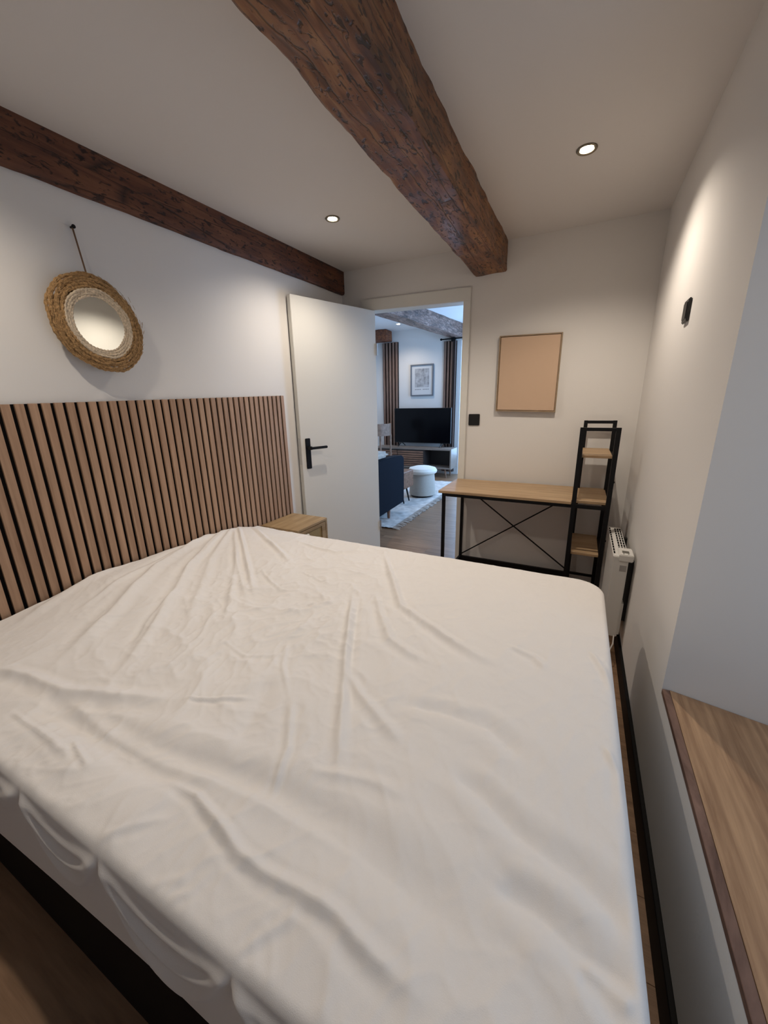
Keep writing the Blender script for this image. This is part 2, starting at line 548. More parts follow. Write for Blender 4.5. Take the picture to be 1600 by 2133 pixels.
# ceilings
def ceiling_grid(name, x0, x1, y0, y1, zf, nx, ny, holes=()):
    b = bmesh.new()
    g = [[b.verts.new((x0 + (x1 - x0) * i / nx, y0 + (y1 - y0) * j / ny, zf(x0 + (x1 - x0) * i / nx, y0 + (y1 - y0) * j / ny))) for j in range(ny + 1)] for i in range(nx + 1)]
    gt = [[b.verts.new((v.co.x, v.co.y, 2.80)) for v in r] for r in g]
    for i in range(nx):
        for j in range(ny):
            b.faces.new((g[i][j], g[i][j + 1], g[i + 1][j + 1], g[i + 1][j]))
            b.faces.new((gt[i][j], gt[i + 1][j], gt[i + 1][j + 1], gt[i][j + 1]))
    for i in range(nx):
        b.faces.new((g[i][0], g[i + 1][0], gt[i + 1][0], gt[i][0])); b.faces.new((g[i][ny], gt[i][ny], gt[i + 1][ny], g[i + 1][ny]))
    for j in range(ny):
        b.faces.new((g[0][j], gt[0][j], gt[0][j + 1], g[0][j + 1])); b.faces.new((g[nx][j], g[nx][j + 1], gt[nx][j + 1], gt[nx][j]))
    m = MB(); m.bm.free(); m.bm = b
    return m
def zc(x, y):
    t = max(0.0, min(1.0, (-x - 0.6) / 1.2))
    return ZC - 0.048 * t * max(0.0, (YF - y)) / 2.1
struct(part('ceiling', ceiling_grid('c', XL - .2, XR + .2, YB - .1, YF + WT, zc, 16, 24), CEIL, smooth=True), 'off white painted bedroom ceiling')
CEILL = mat('living_ceiling_paint', (0.80, 0.80, 0.80), 0.9, spec=0.1)
struct(part('ceiling', MB().box((LX0 - .1, LY0 - .0, LZ), (LX1 + .1, LY1 + .1, 2.80)), CEILL), 'white ceiling of the living room')

# walls
struct(part('wall_left', MB().box((XL - .15, YB - .1, 0), (XL, YF + WT, 2.75)), WALL), 'white wall behind the slatted headboard')
w = MB().box((XL - .3, YF, 0), (DX0 - .035, YF + WT, 2.75))
w.box((DX1 + .035, YF, 0), (XR + .7, YF + WT, 2.75))
w.box((DX0 - .035, YF, DZ + .035), (DX1 + .035, YF + WT, 2.75))
struct(part('wall_far', w, WALL), 'partition wall with the doorway')
# window side wall with a deep splayed alcove
AZ0, AZ1 = 0.468, 2.16
AY1r, AY1w = 1.281, 1.175      # far reveal: at room face / at window
AY0r, AY0w = -0.35, -0.25
AXW = 0.80
w = MB()
w.box((XR, AY1r, 0), (AXW + .05, YF + WT, 2.75))
w.prism([(XR, AY1r), (AXW + .05, AY1r), (AXW + .05, AY1w - .01), (AXW, AY1w)], 'z', AZ0, AZ1)
w.box((XR, AY0r, 0), (AXW + .05, AY1r, AZ0 - .004))
w.box((XR, AY0r, AZ1), (AXW + .05, AY1r, 2.75))
w.box((XR, YB - .1, 0), (AXW + .05, AY0r, 2.75))
w.prism([(XR, AY0r), (AXW, AY0w), (AXW + .05, AY0w), (AXW + .05, AY0r)], 'z', AZ0, AZ1)
struct(part('wall_right', w, WALL), 'white wall with the deep window alcove')
struct(part('wall_back', MB().box((XL - .15, YB - .15, 0), (AXW, YB, 2.75)), WALL), 'wall behind the viewer')
struct(part('wall_living_left', MB().box((LX0 - .12, LY0, 0), (LX0, LY1 + .1, 2.8)), WALL))
w = MB().box((LX0 - .12, LY1, 0), (-2.05, LY1 + .15, 2.8)).box((-1.05, LY1, 0), (LX1 + .1, LY1 + .15, 2.8))
w.box((-2.05, LY1, 2.40), (-1.05, LY1 + .15, 2.8))
struct(part('wall_living_end', w, WALL), 'living room end wall behind the television')
w = MB().box((LX1, LY0, 0), (LX1 + .1, 4.6, 2.8)).box((LX1, 6.4, 0), (LX1 + .1, LY1 + .1, 2.8))
w.box((LX1, 4.6, 0), (LX1 + .1, 6.4, 0.65)).box((LX1, 4.6, 2.25), (LX1 + .1, 6.4, 2.8))
struct(part('wall_living_right', w, WALL))
# living room side of the partition, left of the bedroom
struct(part('wall_living_near', MB().box((LX0 - .1, YF, 0), (XL - .3, YF + WT, 2.8)), WALL))

# windows
def window(name, x0, x1, y0, y1, z0, z1, axis, bars, label):
    r = bpy.data.objects.new(name, None); COL.objects.link(r); r.location = ((x0 + x1) / 2, (y0 + y1) / 2, z0)
    struct(r, label)
    f = MB(); t = 0.05
    if axis == 'x':
        f.box((x0, y0, z0), (x1, y1, z0 + t)).box((x0, y0, z1 - t), (x1, y1, z1))
        f.box((x0, y0, z0 + t), (x1, y0 + t, z1 - t)).box((x0, y1 - t, z0 + t), (x1, y1, z1 - t))
        for i in range(bars):
            yc = y0 + (y1 - y0) * (i + 1) / (bars + 1)
            f.box((x0, yc - .03, z0 + t), (x1, yc + .03, z1 - t))
        g = MB().box(((x0 + x1) / 2 - .003, y0 + t, z0 + t), ((x0 + x1) / 2 + .003, y1 - t, z1 - t))
    else:
        f.box((x0, y0, z0), (x1, y1, z0 + t)).box((x0, y0, z1 - t), (x1, y1, z1))
        f.box((x0, y0, z0 + t), (x0 + t, y1, z1 - t)).box((x1 - t, y0, z0 + t), (x1, y1, z1 - t))
        for i in range(bars):
            xc = x0 + (x1 - x0) * (i + 1) / (bars + 1)
            f.box((xc - .03, y0, z0 + t), (xc + .03, y1, z1 - t))
        g = MB().box((x0 + t, (y0 + y1) / 2 - .003, z0 + t), (x1 - t, (y0 + y1) / 2 + .003, z1 - t))
    part('window_frame', f, TRIMW, r)
    part('glass_pane', g, GLASS, r)
    return r
w1 = window('window_1', AXW, AXW + .05, AY0w, AY1w, AZ0 + .015, AZ1, 'x', 1, 'alcove window above the oak sill')
window('window_2', -2.05, -1.05, LY1 + .05, LY1 + .10, 0.0, 2.40, 'y', 1, 'bright window at the end of the living room')
window('window_3', LX1 + .03, LX1 + .08, 4.6, 6.4, 0.65, 2.25, 'x', 2, 'living room side window')

# window seat sill: one oak board with a worn brown front edge strip
sb = thing('window_sill', (XR + .22, 0.45, AZ0), 'wide oak window sill board with worn brown front edge', 'window sill')
m = MB()
m.prism([(XR + .018, AY0r + .004), (XR + .018, AY1r - .006), (AXW - .002, AY1w - .003), (AXW - .002, AY0w + .004)], 'z', AZ0 - .002, AZ0 + .014)
part('sill_board', m, SILLW, sb)
m = MB().box((XR - .0015, AY0r + .004, AZ0 - .003), (XR + .0175, AY1r - .006, AZ0 + .0135), 0.001)
part('front_edge', m, NOSEW, sb, label='worn dark brown front edge strip with chipped varnish')

# skirting and trims
struct(part('baseboard_right', MB().box((XR - .014, AY0r - .5, 0), (XR, YF, 0.095), 0.002), SKIRT), 'black skirting board along the window wall')
struct(part('baseboard_far', MB().box((DX1 + .06, YF - .014, 0), (XR - .015, YF, 0.075), 0.002), TRIMW))
struct(part('baseboard_left', MB().box((XL, 2.12, 0), (XL + .012, YF, 0.075), 0.002), TRIMW))
# door frame: jambs, head, architrave (the head drops slightly to the right)
SL = -0.022
m = MB()
m.box((DX0 - .035, YF - .004, 0), (DX0, YF + WT + .004, DZ + .03))
struct(part('trim_1', m, TRIMW), 'left door jamb')
struct(part('trim_2', MB().box((DX1, YF - .004, 0), (DX1 + .035, YF + WT + .004, DZ + .03)), TRIMW), 'right door jamb')
m = MB().prism([(DX0, DZ + .012), (DX1, DZ + .012 + SL), (DX1, DZ + .04), (DX0, DZ + .04)], 'y', YF - .004, YF + WT + .004)
struct(part('trim_3', m, TRIMW), 'door head')
m = MB().prism([(DX0 - .058, DZ + .014), (DX1 + .052, DZ - .010), (DX1 + .052, DZ + .073), (DX0 - .058, DZ + .094)], 'y', YF - .015, YF - .004)
struct(part('trim_4', m, TRIMW), 'architrave above the doorway')
struct(part('trim_5', MB().box((DX1 + .004, YF - .015, 0), (DX1 + .052, YF - .004, DZ - .010)), TRIMW), 'architrave right of the doorway')
struct(part('trim_6', MB().box((DX0 - .058, YF - .015, 0), (DX0 - .030, YF - .004, DZ + .014)), TRIMW), 'architrave left of the doorway')

# open door leaf, hinged at the left jamb and swung into the bedroom
hx, hy, ex, ey = -1.530, 2.930, -1.778, 2.215
dv = Vector((ex - hx, ey - hy, 0)); DW = dv.length; dv.normalize()
nv = Vector((-dv.y, dv.x, 0))                 # candidate normal
if nv.x < 0: nv = -nv                         # facing the room (+x)
door = bpy.data.objects.new('door_1', None); COL.objects.link(door); door.location = (hx, hy, 0)
struct(door, 'white flush door standing open against the headboard wall')
def dpt(s, o, z):                             # s along leaf from hinge, o outward from face
    v = Vector((hx, hy, 0)) + dv * s + nv * o
    return (v.x, v.y, z)
def dbox(s0, s1, o0, o1, z0, z1, bev=0.0, seg=2):
    m = MB(); m.box((s0, o0, z0), (s1, o1, z1), bev, seg)
    for v in m.bm.verts:
        v.co = Vector(dpt(v.co.x, v.co.y, v.co.z))
    return m
part('door_leaf', dbox(0, DW, -0.04, 0, 0.012, 2.045, 0.002), TRIMW, door)
hs = DW - 0.055
hp = part('handle_plate', dbox(hs - .021, hs + .021, 0.0, 0.008, 0.897, 1.117, 0.003), BLACK, door, label='long black handle plate')
m = dbox(hs - .012, hs + .012, 0.008, 0.05, 1.037, 1.061, 0.004)
part('lever_neck', m, BLACK, hp)
m = dbox(hs - .135, hs + .012, 0.044, 0.062, 1.040, 1.058, 0.004)
part('lever', m, BLACK, hp)
part('latch_plate', dbox(DW, DW + .0015, -.032, -.008, 0.93, 1.12), CHROME, door)
part('hinge', MB().tube([dpt(-.006, 0.004, 0.25), dpt(-.006, 0.004, 0.34)], 0.007, 10), CHROME, door)
part('hinge', MB().tube([dpt(-.006, 0.004, 1.72), dpt(-.006, 0.004, 1.81)], 0.007, 10), CHROME, door)

# ================================================================== BEAMS
def beam(name, sec, y0, y1, m, label, amp=0.008, seed=0.0, ny=110, drop=None, axis='y'):
    """sec: closed list of (x,z); hewn surface wanders by amp"""
    pts = []
    n = len(sec)
    for i in range(n):
        a, c = sec[i], sec[(i + 1) % n]
        d = math.hypot(c[0] - a[0], c[1] - a[1])
        q = max(1, int(d / 0.02))
        for j in range(q):
            pts.append((a[0] + (c[0] - a[0]) * j / q, a[1] + (c[1] - a[1]) * j / q))
    mb = MB(); b = mb.bm
    cx = sum(p[0] for p in pts) / len(pts); cz = sum(p[1] for p in pts) / len(pts)
    rings = []
    for j in range(ny + 1):
        t = y0 + (y1 - y0) * j / ny
        r = []
        for (px, pz) in pts:
            dx, dz = px - cx, pz - cz
            L_ = math.hypot(dx, dz)
            k_ = amp * (nz((px * 1.2, t * 1.1, pz * 1.2), 3.0, seed) * 1.5 + 0.9 * nz((px, t, pz), 7.0, seed + 2) + 0.55 * nz((px, t, pz), 14.0, seed) + 0.35 * nz((px, t, pz), 35.0, seed))
            e = 1.0
            x_, z_ = px + dx / L_ * k_ * e, pz + dz / L_ * k_ * e
            if drop: z_ += drop(t); 
            r.append(b.verts.new((x_, t, z_)))
        rings.append(r)
    m_ = len(pts)
    for A, B in zip(rings[:-1], rings[1:]):
        for k_ in range(m_):
            b.faces.new((A[k_], A[(k_ + 1) % m_], B[(k_ + 1) % m_], B[k_]))
    b.faces.new(rings[0][::-1]); b.faces.new(rings[-1])
    o = part(name, mb, m, smooth=True)
    return tag(o, label, 'beam')
beam('ceiling_beam', [(-0.552, 2.42), (-0.546, 2.180), (-0.553, 2.172), (-0.745, 2.168), (-0.762, 2.185), (-0.772, 2.42)],
     YB + .01, YF - .006, BEAM, 'thick rough dark brown beam crossing the middle of the bedroom ceiling', 0.0058, 3.1, 220)
beam('ceiling_beam', [(-1.797, 2.40), (-1.797, 2.20), (-1.803, 2.188), (-1.823, 2.186), (-1.823, 2.40)],
     YB + .01, YF - .006, BEAM2, 'flat dark brown beam running along the top of the headboard wall', 0.003, 9.7, 130,
     drop=lambda t: -0.050 * (YF - t) / 2.1)

# ================================================================== DOWNLIGHTS
dl_labels = ['small lit ceiling downlight between the two bedroom beams, above the door',
             'small lit ceiling downlight on the right, above the desk',
             'ceiling downlight over the pillow end of the bed, behind the view',
             'ceiling downlight near the alcove, behind the view']
def downlight(x, y, z, label, r=0.040):
    t = thing('downlight', (x, y, z), label, 'ceiling light', 'recessed bedroom downlights')
    part('trim_ring', MB().lathe([(r, .003), (r, -.004), (r * .93, -.007), (r * .70, -.004), (r * .66, .004)], (x, y, z), n=36), RING, t, True)
    part('bulb', MB().lathe([(r * .64, .003), (r * .60, -.003), (r * .35, -.006), (0, -.007)], (x, y, z), n=28), BULB, t, True, label='glowing bulb')
    return t
for (sx, sy), lb in zip(SPOTS, dl_labels):
    downlight(sx, sy, zc(sx, sy), lb)

# ================================================================== BED
BX0, BX1, BY0, BY1, BZ = -1.797, 0.157, 0.205, 1.752, 0.598
bed = thing('bed', ((BX0 + BX1) / 2, (BY0 + BY1) / 2, 0), 'double bed with a dark base under the pale sheet', 'bed')
part('bed_base', MB().box((BX0 + .012, BY0 + .006, 0.035), (BX1 - .012, BY1 - .012, 0.335), 0.006), DARKF, bed, label='dark fabric bed base')
part('mattress', MB().box((BX0 + .012, BY0 + .022, 0.337), (BX1 - .022, BY1 - .022, BZ - .022), 0.05, 4), MATT, bed, True)
for lx in (BX0 + .12, BX1 - .16):
    for ly in (BY0 + .12, BY1 - .12):
        part('leg', MB().lathe([(0.0, 0.0), (.022, 0), (.026, .036), (0, .036)], (lx, ly, 0), n=16), BLACK, bed)

FOLDS = [
  (0.01, 0.018, [(-1.84, 1.619), (-1.322, 1.191), (-1.092, 0.996)]),
  (0.008, 0.018, [(-1.812, 1.684), (-1.291, 1.397), (-1.167, 1.321)]),
  (0.011, 0.028, [(-1.865, 1.578), (-1.57, 1.08), (-1.31, 0.739), (-1.157, 0.529), (-1.106, 0.441)]),
  (0.012, 0.035, [(-1.863, 1.54), (-1.667, 0.978), (-1.474, 0.663), (-1.339, 0.408)]),
  (0.007, 0.03, [(-1.861, 1.484), (-1.838, 1.019), (-1.776, 0.682), (-1.693, 0.429)]),
  (0.007, 0.03, [(-1.823, 1.577), (-1.532, 1.157), (-1.257, 0.838), (-1.113, 0.699)]),
  (0.006, 0.02, [(-1.663, 1.463), (-1.273, 1.052), (-1.041, 0.796)]),
  (0.012, 0.03, [(-1.533, 0.328), (-1.359, 0.375), (-1.199, 0.387), (-1.035, 0.445), (-0.872, 0.512)]),
  (-0.014, 0.045, [(-1.229, 0.324), (-1.059, 0.343), (-0.835, 0.353), (-0.704, 0.354), (-0.588, 0.355)]),
  (-0.015, 0.045, [(-0.788, 0.388), (-0.58, 0.409), (-0.471, 0.416), (-0.343, 0.413), (-0.229, 0.402), (-0.123, 0.389), (-0.038, 0.388)]),
  (0.009, 0.016, [(-0.704, 0.344), (-0.612, 0.348), (-0.531, 0.33), (-0.457, 0.311), (-0.395, 0.307), (-0.317, 0.313), (-0.253, 0.312), (-0.212, 0.301), (-0.137, 0.292), (-0.092, 0.29)]),
  (0.008, 0.03, [(-1.212, 0.381), (-0.924, 0.36), (-0.752, 0.364), (-0.6, 0.388), (-0.417, 0.397), (-0.269, 0.397), (-0.16, 0.39)]),
  (0.01, 0.018, [(-0.787, 1.248), (-0.594, 0.884), (-0.492, 0.702), (-0.411, 0.562), (-0.366, 0.484)]),
  (-0.006, 0.014, [(-0.731, 1.205), (-0.598, 0.94), (-0.529, 0.79)]),
  (0.011, 0.022, [(-0.849, 1.665), (-0.69, 1.42), (-0.545, 1.198), (-0.397, 1.118), (-0.283, 1.058), (-0.2, 1.022), (-0.117, 1.003)]),
  (0.008, 0.022, [(-0.694, 1.267), (-0.581, 1.102), (-0.491, 0.986), (-0.4, 0.948), (-0.306, 0.933)]),
  (0.008, 0.022, [(-0.543, 0.802), (-0.454, 0.73), (-0.35, 0.672), (-0.282, 0.636)]),
  (-0.009, 0.025, [(-0.344, 0.752), (-0.236, 0.773), (-0.123, 0.774), (-0.073, 0.742), (-0.02, 0.714)]),
  (-0.012, 0.03, [(-0.181, 0.624), (-0.105, 0.605), (-0.034, 0.564), (0.025, 0.544), (0.077, 0.533), (0.117, 0.507), (0.145, 0.454)]),
  (-0.013, 0.03, [(-0.053, 0.463), (0.016, 0.458), (0.063, 0.443), (0.105, 0.423), (0.137, 0.401)]),
  (0.009, 0.018, [(0.075, 0.423), (0.105, 0.416), (0.142, 0.399)]),
  (0.006, 0.018, [(-0.129, 1.119), (-0.051, 1.092), (-0.014, 1.042)]),
  (0.006, 0.015, [(0.097, 1.203), (0.135, 1.103), (0.154, 1.019)]),
  (0.006, 0.015, [(0.12, 0.835), (0.147, 0.768), (0.152, 0.672)]),
  (0.006, 0.01, [(-0.867, 0.515), (-0.789, 0.55), (-0.713, 0.594)]),
  (0.004, 0.01, [(-1.244, 0.29), (-1.071, 0.289), (-0.943, 0.283)]),
  (0.005, 0.009, [(-0.992, 0.312), (-0.932, 0.298), (-0.873, 0.287)]),
  (0.0025, 0.012, [(-0.698, 0.198), (-0.69, 0.227), (-0.651, 0.269), (-0.623, 0.297)]),
  (0.003, 0.012, [(-0.362, 0.21), (-0.342, 0.244), (-0.317, 0.278), (-0.309, 0.296)]),
  (0.002, 0.012, [(-0.554, 0.207), (-0.529, 0.232), (-0.495, 0.25)]),
  (0.002, 0.012, [(-0.507, 0.208), (-0.482, 0.24), (-0.475, 0.281)]),
  (0.006, 0.014, [(-0.476, 0.409), (-0.514, 0.512), (-0.611, 0.646)]),
  (0.005, 0.012, [(-0.913, 0.959), (-0.876, 1.054), (-0.784, 1.116)]),
  (0.005, 0.012, [(-0.634, 0.655), (-0.728, 0.744), (-0.796, 0.847)]),
  (0.006, 0.02, [(-1.36, 1.597), (-1.079, 1.563), (-0.934, 1.665)]),
  (0.005, 0.02, [(-0.445, 0.493), (-0.324, 0.527), (-0.227, 0.529)]),
  (-0.006, 0.03, [(-0.737, 0.692), (-0.655, 0.536), (-0.642, 0.451)]),
  (0.006, 0.02, [(-1.8, 1.5), (-1.62, 1.2), (-1.5, 0.95)]),
  (0.006, 0.018, [(-1.8, 1.56), (-1.5, 1.28), (-1.25, 1.08), (-1.05, 0.93)]),
  (0.004, 0.015, [(-1.76, 1.64), (-1.5, 1.5), (-1.3, 1.42)]),
  (0.005, 0.016, [(-1.79, 1.45), (-1.74, 1.1), (-1.66, 0.8), (-1.58, 0.6)]),
  (0.004, 0.014, [(-1.45, 0.95), (-1.33, 0.72), (-1.22, 0.58)]),
  (0.004, 0.012, [(-1.25, 1.2), (-1.05, 1.1), (-0.95, 1.15)]),
  (0.003, 0.01, [(-1.0, 0.75), (-0.86, 0.72), (-0.75, 0.78)]),
  (0.003, 0.01, [(-1.1, 1.3), (-0.95, 1.25), (-0.86, 1.32)]),
]

def build_sheet():
    st = 0.0043
    u = np.arange(BX0 + .006, BX1 + 0.34, st)
    v = np.arange(BY0 - 0.36, BY1 + 0.34, st)
    U, V = np.meshgrid(u, v, indexing='ij')
    R, r = 0.11, 0.016
    hxs, hys = (BX1 - (BX0 - 1.0)) / 2, (BY1 - BY0) / 2
    cx, cy = (BX1 + (BX0 - 1.0)) / 2, (BY1 + BY0) / 2
    px, py = U - cx, V - cy
    qx, qy = np.abs(px) - (hxs - R), np.abs(py) - (hys - R)
    mx, my = np.maximum(qx, 0), np.maximum(qy, 0)
    ln = np.sqrt(mx * mx + my * my)
    sd = ln + np.minimum(np.maximum(qx, qy), 0) - R
    both = (ln > 1e-6)
    nx = np.where(both, mx / np.maximum(ln, 1e-6), (qx > qy).astype(float)) * np.sign(px)
    ny = np.where(both, my / np.maximum(ln, 1e-6), (qx <= qy).astype(float)) * np.sign(py)
    e = sd + r
    th = np.clip(e / r, 0, math.pi / 2)
    down = np.maximum(e - r * math.pi / 2, 0)
    X = np.where(e > 0, U - nx * e + nx * r * np.sin(th), U)
    Y = np.where(e > 0, V - ny * e + ny * r * np.sin(th), V)
    Z = BZ - np.where(e > 0, r * (1 - np.cos(th)) + down, 0)
    top = np.exp(-np.maximum(e + 0.004, 0) / 0.012)
    # raised pillow end
    fy = np.interp(Y, [0.2, 0.33, 0.50, 0.80, 1.15, 1.50, 1.60, 1.68, 1.76], [0.0, 0.014, 0.030, 0.066, 0.064, 0.056, 0.040, 0.010, 0.0])
    H = fy * np.exp(-((X - BX0) / 0.40) ** 2)
    # long soft waviness
    rs = np.random.RandomState(5)
    W = np.zeros_like(X)
    for i in range(14):
        a = rs.uniform(0.2, 1.3); kk = rs.uniform(6, 26); ph = rs.uniform(0, 6.28)
        W += np.sin((X * math.cos(a) + Y * math.sin(a)) * kk + ph + 1.4 * np.sin(X * 3 + i) + 1.1 * np.sin(Y * 4 - i)) / kk
    H += W * 0.006
    for (amp, wd, pts) in FOLDS:
        P = np.array(pts)
        best = np.full(X.shape, 1e9); sgn = np.zeros_like(X); tt = np.zeros_like(X)
        seg = np.linalg.norm(P[1:] - P[:-1], axis=1); tot = seg.sum(); acc = 0
        for i in range(len(P) - 1):
            a, c = P[i], P[i + 1]
            d = c - a; L2 = (d ** 2).sum()
            t = np.clip(((U - a[0]) * d[0] + (V - a[1]) * d[1]) / L2, 0, 1)
            dx, dy = U - (a[0] + t * d[0]), V - (a[1] + t * d[1])
            ds = np.sqrt(dx * dx + dy * dy)
            s = np.sign(d[0] * dy - d[1] * dx)
            m = ds < best
            best = np.where(m, ds, best); sgn = np.where(m, s, sgn); tt = np.where(m, (acc + t * seg[i]) / tot, tt)
            acc += seg[i]
        tap = np.clip(np.minimum(tt, 1 - tt) * 5, 0, 1)
        tap = 0.12 + 0.88 * tap * tap * (3 - 2 * tap)
        wv = (wd if amp < 0 else wd * 0.74) * (0.62 + 0.40 * tt)
        q = best * sgn / wv
        prof = np.exp(-np.abs(q) ** 1.5 * 1.2) + 0.5 * q * np.exp(-q * q * 0.6) - 0.32 * np.exp(-(np.abs(q) - 1.9) ** 2)
        endf = np.exp(-(np.maximum(best / wv - 2.5, 0)))
        H += amp * FOLD_GAIN * prof * tap * endf
    # crisp small crumples in patches: ridged, domain-warped noise
    def pn(x, y, sd):
        rg = np.random.RandomState(sd).uniform(0, 2 * math.pi, (64, 64))
        gx, gy = np.cos(rg), np.sin(rg)
        xi, yi = np.floor(x).astype(int), np.floor(y).astype(int)
        fx, fy2 = x - xi, y - yi
        def g(a, c):
            A_, B_ = (xi + a) % 64, (yi + c) % 64
            return gx[A_, B_] * (fx - a) + gy[A_, B_] * (fy2 - c)
        sx_, sy_ = fx ** 3 * (fx * (fx * 6 - 15) + 10), fy2 ** 3 * (fy2 * (fy2 * 6 - 15) + 10)
        return (g(0, 0) * (1 - sx_) + g(1, 0) * sx_) * (1 - sy_) + (g(0, 1) * (1 - sx_) + g(1, 1) * sx_) * sy_
    wx, wy = pn(U * 3, V * 3, 1), pn(U * 3, V * 3, 2)
    C = np.zeros_like(X)
    for f_, a_, s_ in ((4.5, .0065, 3), (9, .0055, 4), (17, .0032, 5), (29, .0013, 6)):
        nn = pn((U + .10 * wx) * f_ + 3, (V + .10 * wy) * f_ * 0.8 + 7, s_)
        C += a_ * (1 - np.minimum(np.abs(nn) * 2.6, 1)) ** 3
    C += 0.006 * pn(U * 7, V * 7, 9)
    patch = 0.95 * np.exp(-(((X + 0.95) / 0.45) ** 2 + ((Y - 1.0) / 0.55) ** 2)) + 0.30 + 0.25 * np.exp(-((Y - 0.28) / 0.12) ** 2)
    H += C * patch
    Z = Z + H * top
    # hanging side: swags below the pinned points, slight inward tuck at the hem
    side = np.clip((e - r) / 0.03, 0, 1)
    near = (ny < -0.7)
    pins = np.array([-2.3, -1.72, -1.35, -0.98, -0.69, -0.36, -0.10, 0.20])
    dep = down
    S_ = np.zeros_like(X)
    for i in range(len(pins) - 1):
        a, c = pins[i], pins[i + 1]
        inside = (U > a) & (U < c)
        q = (U - (a + c) / 2) / ((c - a) / 2)
        for (f, am, ww) in ((0.035, .006, .010), (0.075, .012, .014), (0.125, .012, .020)):
            curve = f * (1 - q ** 2) * (1 + .25 * math.sin(i * 2.1)) + 0.006
            S_ += np.where(inside, am * np.exp(-((dep - curve) / ww) ** 2) * (1 - np.abs(q) ** 4), 0)
    S_ *= near
    S_ += 0.004 * np.sin(U * 34 + V * 3) * (~near)
    Hh = 0.235 + 0.035 * np.sin(U * 3.1 + 0.3)
    lim = np.where(near, np.interp(U, [-1.8, -1.26, -0.95, -0.58, -0.2, .2], [0.30, 0.295, 0.250, 0.205, 0.20, 0.20]), 0.21)
    over = np.maximum(down - lim, 0)
    off = S_ * side + np.clip(-over + .010, -.012, 0) * (over > 0) + 0.004 * side
    X = X + nx * off; Y = Y + ny * off
    Z = np.where(over > 0, BZ - r - lim - 0.15 * over, Z)
    keep = (over <= 0.016)
    idx = -np.ones(X.shape, int)
    verts = []
    ii, jj = np.where(keep)
    idx[ii, jj] = np.arange(len(ii))
    co = np.stack([X[ii, jj], Y[ii, jj], Z[ii, jj]], 1)
    co[:, 0] = np.maximum(co[:, 0], BX0 + .004)
    A, B, C_, D = idx[:-1, :-1], idx[1:, :-1], idx[1:, 1:], idx[:-1, 1:]
    ok = (A >= 0) & (B >= 0) & (C_ >= 0) & (D >= 0)
    faces = np.stack([A[ok], B[ok], C_[ok], D[ok]], 1)
    org = np.array([(BX0 + BX1) / 2, (BY0 + BY1) / 2, 0.32])
    me = bpy.data.meshes.new('bed_sheet')
    me.from_pydata((co - org).tolist(), [], faces.tolist())
    me.polygons.foreach_set('use_smooth', [True] * len(me.polygons))
    me.materials.append(SHEET)
    me.update()
    o = bpy.data.objects.new('bed_sheet', me)
    COL.objects.link(o)
    o.location = org
    return tag(o, 'rumpled off-white fitted sheet covering the bed mattress', 'bed sheet')
FOLD_GAIN = 1.0
build_sheet()

# ================================================================== HEADBOARD
hb = thing('slatted_headboard', (XL + .01, 0.95, 0), 'wide headboard panel of vertical oak slats on black felt', 'headboard')
HT = 1.400
part('felt_backing', MB().prism([(-0.175, .02), (2.105, .02), (2.105, 1.412), (-0.175, 1.3485)], 'x', XL + .0005, XL + .010), FELT, hb, label='black felt backing')
sl = MB().box((0, 0, 0), (0.0095, 0.027, 1.0), 0.0006).mesh('slat', SLATW)
k = 0
y = 2.105 - 0.027
while y > -0.18:
    ztop = 1.372 + (1.413 - 1.372) * (y - 0.64) / (2.105 - 0.64)
    o = inst('slat', sl, hb, (XL + .0102, y, 0.02), scale=(1, 1, ztop - 0.02))
    y -= 0.04

# ================================================================== NIGHTSTAND
NX0, NX1, NY0, NY1, NZ = XL + .004 + .022, -1.500, 1.772, 2.088, 0.600
ns = thing('nightstand', (-1.65, 1.93, 0), 'small golden oak bedside cabinet between the bed and the open door', 'nightstand')
part('top', MB().box((NX0, NY0, NZ - .018), (NX1, NY1, NZ), 0.002), NIGHTW, ns)
m = MB().box((NX0, NY0, .10), (NX1 - .002, NY0 + .016, NZ - .018)).box((NX0, NY1 - .016, .10), (NX1 - .002, NY1, NZ - .018))
m.box((NX0, NY0 + .016, .10), (NX1 - .002, NY1 - .016, .116)).box((NX0, NY0 + .016, .116), (NX0 + .006, NY1 - .016, NZ - .018))
part('carcass', m, NIGHTW, ns)
dr = MB()
y0, y1, z0, z1, xf = NY0 + .018, NY1 - .018, .120, NZ - .022, NX1 - .004
dr.box((xf - .016, y0, z0), (xf, y0 + .04, z1)).box((xf - .016, y1 - .04, z0), (xf, y1, z1))
dr.box((xf - .016, y0 + .04, z0), (xf, y1 - .04, z0 + .04)).box((xf - .016, y0 + .04, z1 - .022), (xf, y1 - .04, z1))
d_ = part('door', dr, NIGHTW, ns)
part('cane_panel', MB().box((xf - .012, y0 + .04, z0 + .04), (xf - .008, y1 - .04, z1 - .022)), CANE, d_, label='woven cane door panel')
part('knob', MB().lathe([(0, 0), (.005, 0), (.005, .012), (.010, .016), (.011, .022), (.007, .027), (0, .028)], (xf, y0 + .06, z1 - .030), 'x', 16), TRIMW, d_, True, label='small pale round knob')
for lx in (NX0 + .03, NX1 - .03):
    for ly in (NY0 + .03, NY1 - .03):
        part('leg', MB().lathe([(0, 0), (.010, 0), (.016, .10), (0, .10)], (lx, ly, 0), n=14), NIGHTW, ns)

